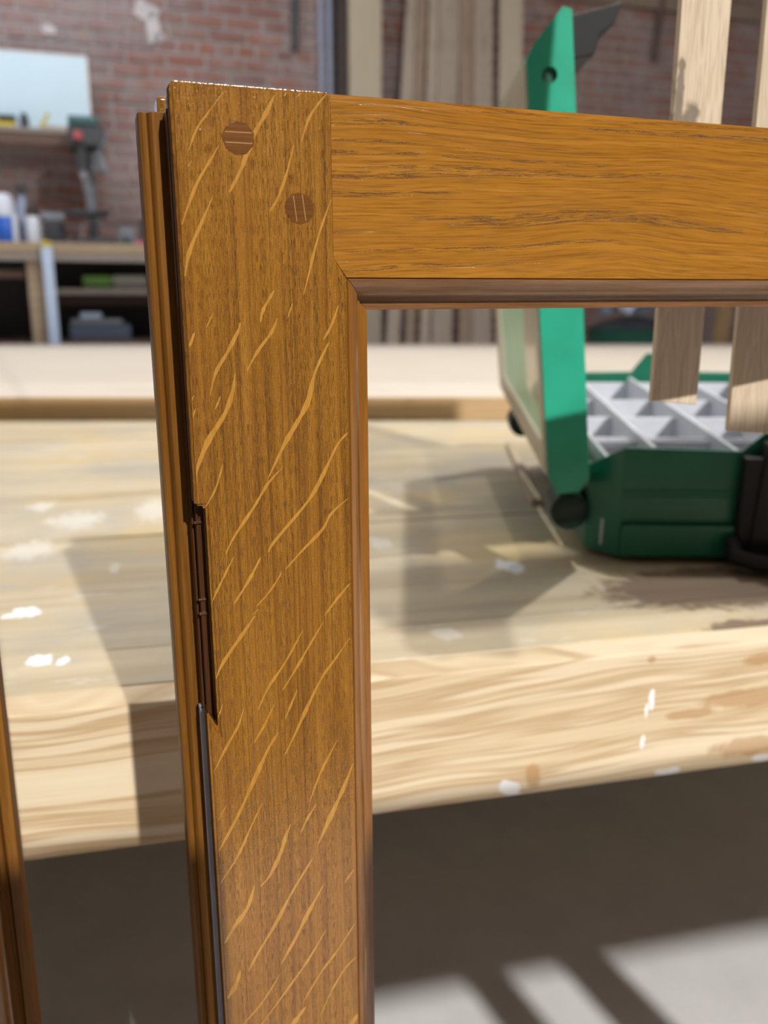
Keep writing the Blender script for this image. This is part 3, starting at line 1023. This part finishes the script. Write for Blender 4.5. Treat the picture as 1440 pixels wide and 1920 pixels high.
obj('feed_lever', bm, M['steel'], t, smooth=True)
bx('motor', (.02, -.05, .38), (.095, .05, .50), M['steel'], t, .015)
bm = bmesh.new()
lathe(bm, [(.11, .15), (.115, .155), (.115, .172), (.11, .176)], (-.02, -.06, 0), 24)
obj('table', bm, M['iron'], t, smooth=True)

# bench along the wall
t = wthing('fitted_workbench', 'timber bench along the brick wall with a dark space under it', 'workbench', -2.0, .0, 0)
bx('top', (-.9, -.75, .826), (1.05, -.012, .878), M['wall_bench'], t, .004)
bx('top_apron', (-.9, -.745, .785), (1.05, -.715, .825), M['shelf_edge'], t, .003)
for xx in (-.20, .85):
    bx('leg', (xx, -.71, 0), (xx + .075, -.63, .826), M['wall_bench'], t, .003)
bx('lower_shelf', (-.12, -.62, .618), (1.05, -.10, .648), M['shelf_edge'], t, .003)
bx('ledger', (-.12, -.10, .56), (1.05, -.075, .65), M['shelf'], t)
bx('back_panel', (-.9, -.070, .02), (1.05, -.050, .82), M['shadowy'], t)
bx('base_shelf', (-.9, -.60, .34), (1.05, -.071, .37), M['shelf'], t)
bx('cross_rail', (-.9, -.66, .70), (-.21, -.63, .74), M['shelf'], t)

t = wthing('white_pole', 'pale blue-white pole with a yellow tip leaning on the front of the wall bench', 'pole', -2.088, .80, 0)
bm = bmesh.new()
box(bm, (-.027, -.02, 0), (.027, .02, .850))
obj('tube', bm, M['paleblue'], t, .006)
bx('tip', (-.024, -.017, .851), (.024, .017, .88), M['yellow'], t, .004)

t = wthing('wrapped_pack', 'lime green and white wrapped packet on the lower shelf of the wall bench', 'packet', -1.75, .40, .6485)
bx('wrap', (-.18, -.10, 0), (-.02, .10, .075), M['lime'], t, .012)
bx('label_band', (-.019, -.10, 0), (.17, .10, .078), M['paper'], t, .012)
bx('end_wrap', (.171, -.10, 0), (.24, .10, .072), M['lime'], t, .012)

t = wthing('storage_box', 'dull blue tool box with a pale lid on the low shelf under the wall bench', 'box', -1.86, .45, .3705)
bx('body', (-.16, -.10, 0), (.17, .10, .085), M['navy'], t, .01)
bx('lid', (-.15, -.09, .086), (.13, .09, .115), M['steel'], t, .01)
bx('handle', (-.10, -.03, .116), (.02, .03, .15), M['paleblue'], t, .01)

t = wthing('canister', 'bright blue and white canister on the wall bench at the left edge', 'container', -2.30, .50, .8785)
bm = bmesh.new()
lathe(bm, [(.060, 0), (.062, .004), (.062, .135), (.058, .14)], (0, 0, 0), 20)
obj('blue_body', bm, M['blue'], t, smooth=True)
bm = bmesh.new()
lathe(bm, [(.058, .141), (.060, .15), (.052, .235), (.030, .26)], (0, 0, 0), 20)
obj('white_top', bm, M['white'], t, smooth=True)
bx('side_band', (.040, -.066, .01), (.064, -.045, .15), M['white'], t, .002)

t = wthing('tall_bottle', 'tall slate-blue bottle standing behind the canister on the wall bench', 'bottle', -2.215, .36, .8785)
bm = bmesh.new()
lathe(bm, [(.045, 0), (.047, .01), (.045, .20), (.022, .25), (.020, .27)], (0, 0, 0), 16)
obj('body', bm, M['conduit'], t, smooth=True)
bm = bmesh.new()
lathe(bm, [(.023, .271), (.023, .32)], (0, 0, 0), 14)
obj('cap', bm, M['iron'], t, smooth=True)

t = wthing('spray_can', 'white spray can with a dark cap standing on the wall bench', 'can', -2.158, .56, .8785)
bm = bmesh.new()
lathe(bm, [(.034, 0), (.035, .005), (.035, .130), (.028, .145)], (0, 0, 0), 18)
obj('body', bm, M['white'], t, smooth=True)
bm = bmesh.new()
lathe(bm, [(.033, .146), (.034, .150), (.031, .195), (.024, .20)], (0, 0, 0), 18)
obj('cap', bm, M['darkpost'], t, smooth=True)

t = wthing('bench_machine', 'low dark blue-grey machine on the wall bench left of the drill press', 'machine', -2.05, .36, .8785)
bx('body', (-.06, -.10, .02), (.05, .12, .13), M['iron'], t, .012)
bx('hood', (-.075, -.09, .131), (.05, .10, .175), M['steel'], t, .012)
bx('foot', (-.08, -.12, 0), (.055, .13, .019), M['post'], t, .004)
t = wthing('bench_vise', 'grey bench vise with a teal base right of the drill press', 'vise', -1.675, .42, .8785)
bx('base', (-.06, -.08, 0), (.05, .08, .03), M['teal'], t, .006)
bx('fixed_jaw', (-.045, 0, .031), (.045, .05, .12), M['iron'], t, .006)
bx('moving_jaw', (-.045, -.07, .031), (.045, -.03, .11), M['steel'], t, .006)
bm = bmesh.new()
tube(bm, [(0, -.12, .06), (0, 0, .06)], .012, 10)
obj('screw', bm, M['steel'], t, smooth=True)
t = wthing('teal_tub', 'small teal tub near the end of the wall bench beside the oak frame', 'tub', -1.545, .42, .8785)
bm = bmesh.new()
lathe(bm, [(.045, 0), (.05, .01), (.055, .13)], (0, 0, 0), 16)
obj('body', bm, M['teal'], t, smooth=True)
bm = bmesh.new()
lathe(bm, [(.058, .131), (.058, .15), (.05, .155)], (0, 0, 0), 16)
obj('lid', bm, M['iron'], t, smooth=True)
t = wthing('red_handle', 'pinkish red tool handle lying in front of the teal tub', 'tool', -1.60, .60, .8785)
bm = bmesh.new()
tube(bm, [(-.045, 0, .014), (.02, 0, .014), (.05, 0, .014)], .014, 10)
obj('grip', bm, M['pink'], t, smooth=True)
bm = bmesh.new()
tube(bm, [(.051, 0, .014), (.10, 0, .012)], .006, 8)
obj('shank', bm, M['steel'], t, smooth=True)

# pipes, posts and hung rods on the wall
def pipe(s, label, r=.018):
    o = bmesh.new()
    lathe(o, [(r, 0), (r, 3.25)], (0, 0, 0), 12)
    t = wthing('conduit_pipe', label, 'pipe', s, .055, 0, 'blue-grey conduits on the brick wall')
    obj('tube', o, M['conduit'], t, smooth=True)
    for zz in (.6, 1.7, 2.9):
        bx('clip', (-.025, -.022, zz), (.025, .030, zz + .03), M['steel'], t, .002)
pipe(-.425, 'blue-grey conduit pipe on the brick wall, the left one of the pair')
pipe(-.372, 'blue-grey conduit pipe on the brick wall, right one next to the dark post')
t = wthing('dark_post', 'dark brown post between the conduits and the cream timber', 'post', -.318, .16, 0)
bx('shaft', (-.038, -.06, .05), (.052, .06, 3.2), M['darkpost'], t, .004)
bx('foot', (-.06, -.075, 0), (.06, .075, .049), M['darkpost'], t, .004)
t = wthing('cream_timber', 'wide cream timber standing upright against the brick wall', 'timber', -.208, .265, 0)
bx('board', (-.104, -.03, 0), (.098, .012, 3.1), M['post'], t, .004)
t = wthing('hung_rod', 'dark rod hanging on the brick wall left of the conduits', 'rod', -.588, .035, 2.09)
bm = bmesh.new()
tube(bm, [(-.005, 0, 0), (0, 0, .05), (.012, 0, .75)], .022, 10)
obj('rod', bm, M['iron'], t, smooth=True)
bx('hook', (-.01, -.005, .74), (.04, .03, .78), M['iron'], t, .004)
t = wthing('hung_rod', 'brown rod hanging on the shaded brick wall behind the green lid', 'rod', 1.995, .035, 2.24)
bm = bmesh.new()
tube(bm, [(-.006, 0, 0), (.012, 0, .25), (.025, 0, .75)], .026, 10)
obj('rod', bm, M['rust'], t, smooth=True)
bx('hook', (0, -.005, .74), (.05, .03, .78), M['iron'], t, .004)
t = wthing('wall_rail', 'brown horizontal rail on the wall above the green lid', 'rail', 1.65, .02, 2.56)
bx('rail', (-.75, -.03, 0), (1.2, .010, .10), M['rack_dark'], t, .004)
bx('bracket', (-.70, .011, .01), (-.62, .02, .09), M['iron'], t, .002)

# boards leaning on the wall
lean_spec = [(-.155, .115, .085, 'rack', 'narrow pale board leaning on the wall, leftmost of the leaning boards'),
             (-.045, .165, .062, 'rack_dark', 'brown narrow board leaning on the wall, second from the cream timber'),
             (.045, .232, .062, 'rack', 'thin pale board leaning on the wall, third from the cream timber'),
             (.150, .320, .130, 'rack', 'wide grey-tan board leaning in the middle of the leaning boards'),
             (.305, .420, .085, 'rack_dark', 'brown board leaning behind the wide grey-tan one'),
             (.400, .520, .120, 'rack', 'grey-tan board leaning fifth along, right of the brown one'),
             (.560, .690, .150, 'post', 'widest pale tan board leaning nearest the green lid')]
for i, (sb, st_, wd, mt, lab) in enumerate(lean_spec):
    off_b, off_t = .60 + .034 * i, .10 + .034 * i
    t = wthing('leaning_board', lab, 'board', sb, off_b, .0, 'boards leaning on the brick wall')
    Hh = 3.0
    sh = (st_ - sb) * Hh / 2.3
    dy = (off_b - off_t)
    bm = bmesh.new()
    z0, z1 = 0, Hh
    def P(x, y, z):
        f = z / Hh
        return bm.verts.new((x + sh * f, y + dy * f, z))
    q = []
    for z_ in (z0, z1):
        q.append([P(-wd / 2, 0, z_), P(wd / 2, 0, z_), P(wd / 2, .028, z_), P(-wd / 2, .028, z_)])
    bm.faces.new(q[0]); bm.faces.new(q[1][::-1])
    for k in range(4):
        bm.faces.new((q[0][k], q[0][(k + 1) % 4], q[1][(k + 1) % 4], q[1][k]))
    obj('board', bm, M[mt], t, .003)

# clutter at the far right, seen between the rail and the green case
t = wthing('scrap_bin', 'dark green bin of scraps behind the green case by the wall', 'bin', 1.60, .55, 0)
bm = bmesh.new()
lathe(bm, [(.24, 0), (.25, .02), (.30, .40), (.31, .41)], (0, 0, 0), 20)
obj('body', bm, M['dark_green'], t, smooth=True)
bm = bmesh.new()
lathe(bm, [(.29, .412), (.20, .46), (.05, .49)], (0, 0, 0), 14)
obj('scraps', bm, M['iron'], t, smooth=True)
t = wthing('plastic_sheet', 'crumpled pale plastic sheet on the scrap bin', 'sheet', 1.66, .60, .52)
bm = bmesh.new()
bmesh.ops.create_grid(bm, x_segments=12, y_segments=8, size=1)
for v in bm.verts:
    v.co = Vector((v.co.x * .26, v.co.y * .15, .035 * math.sin(v.co.x * 5 + v.co.y * 3) + .02 * math.sin(v.co.x * 11 + 1) + .03))
obj('sheet', bm, M['paleblue'], t, smooth=True)
t = wthing('offcut_board', 'orange-brown board leaning by the wall behind the right oak strip', 'board', 2.36, .50, 0)
bm = bmesh.new()
prism(bm, [(-.05, 0), (.07, 0), (.16, 1.2), (.04, 1.2)], 'y', 0, .03)
obj('board', bm, M['platform_front'], t, .003)
t = wthing('offcut_board', 'grey-brown board leaning left of the orange-brown one', 'board', 2.18, .46, 0)
bm = bmesh.new()
prism(bm, [(-.05, 0), (.05, 0), (.10, 1.1), (0, 1.1)], 'y', 0, .03)
obj('board', bm, M['rack_dark'], t, .003)

# ------------------------------------------------------------------ unseen slatted rack, added behind the camera to block the sun
rk = thing('sun_blocker_rack', 'slatted timber rack added behind the viewer to block sun, outside the picture', 'rack', (0, -.4, 0), HB)
bx('blocker_beam', (-1.7, -.02, .568), (.246, .02, .733), M['leg'], rk)
bx('blocker_beam', (.318, -.02, .568), (1.7, .02, .733), M['leg'], rk)
for lx, wx in ((-1.6, .05), (-1.0, .04), (-.45, .04), (.200, .03), (.524, .031), (.612, .038), (1.1, .05), (1.6, .05)):
    bx('post', (lx - wx / 2, -.02, 0), (lx + wx / 2, .02, .567), M['leg'], rk)  # post of the added sun blocker
for lx in (1.02, 1.30):
    bx('upright', (lx - .02, -.02, .734), (lx + .02, .02, 1.16), M['leg'], rk)
bx('board', (.435, .0205, .862), (1.5, .040, .950), M['leg'], rk)  # board of the added sun blocker
bx('board', (.690, .0205, .955), (1.5, .040, 1.085), M['leg'], rk)  # board of the added sun blocker
for lx in (-1.6, 1.6):
    bx('foot', (lx - .03, -.22, -.003), (lx + .03, -.021, .05), M['leg'], rk)
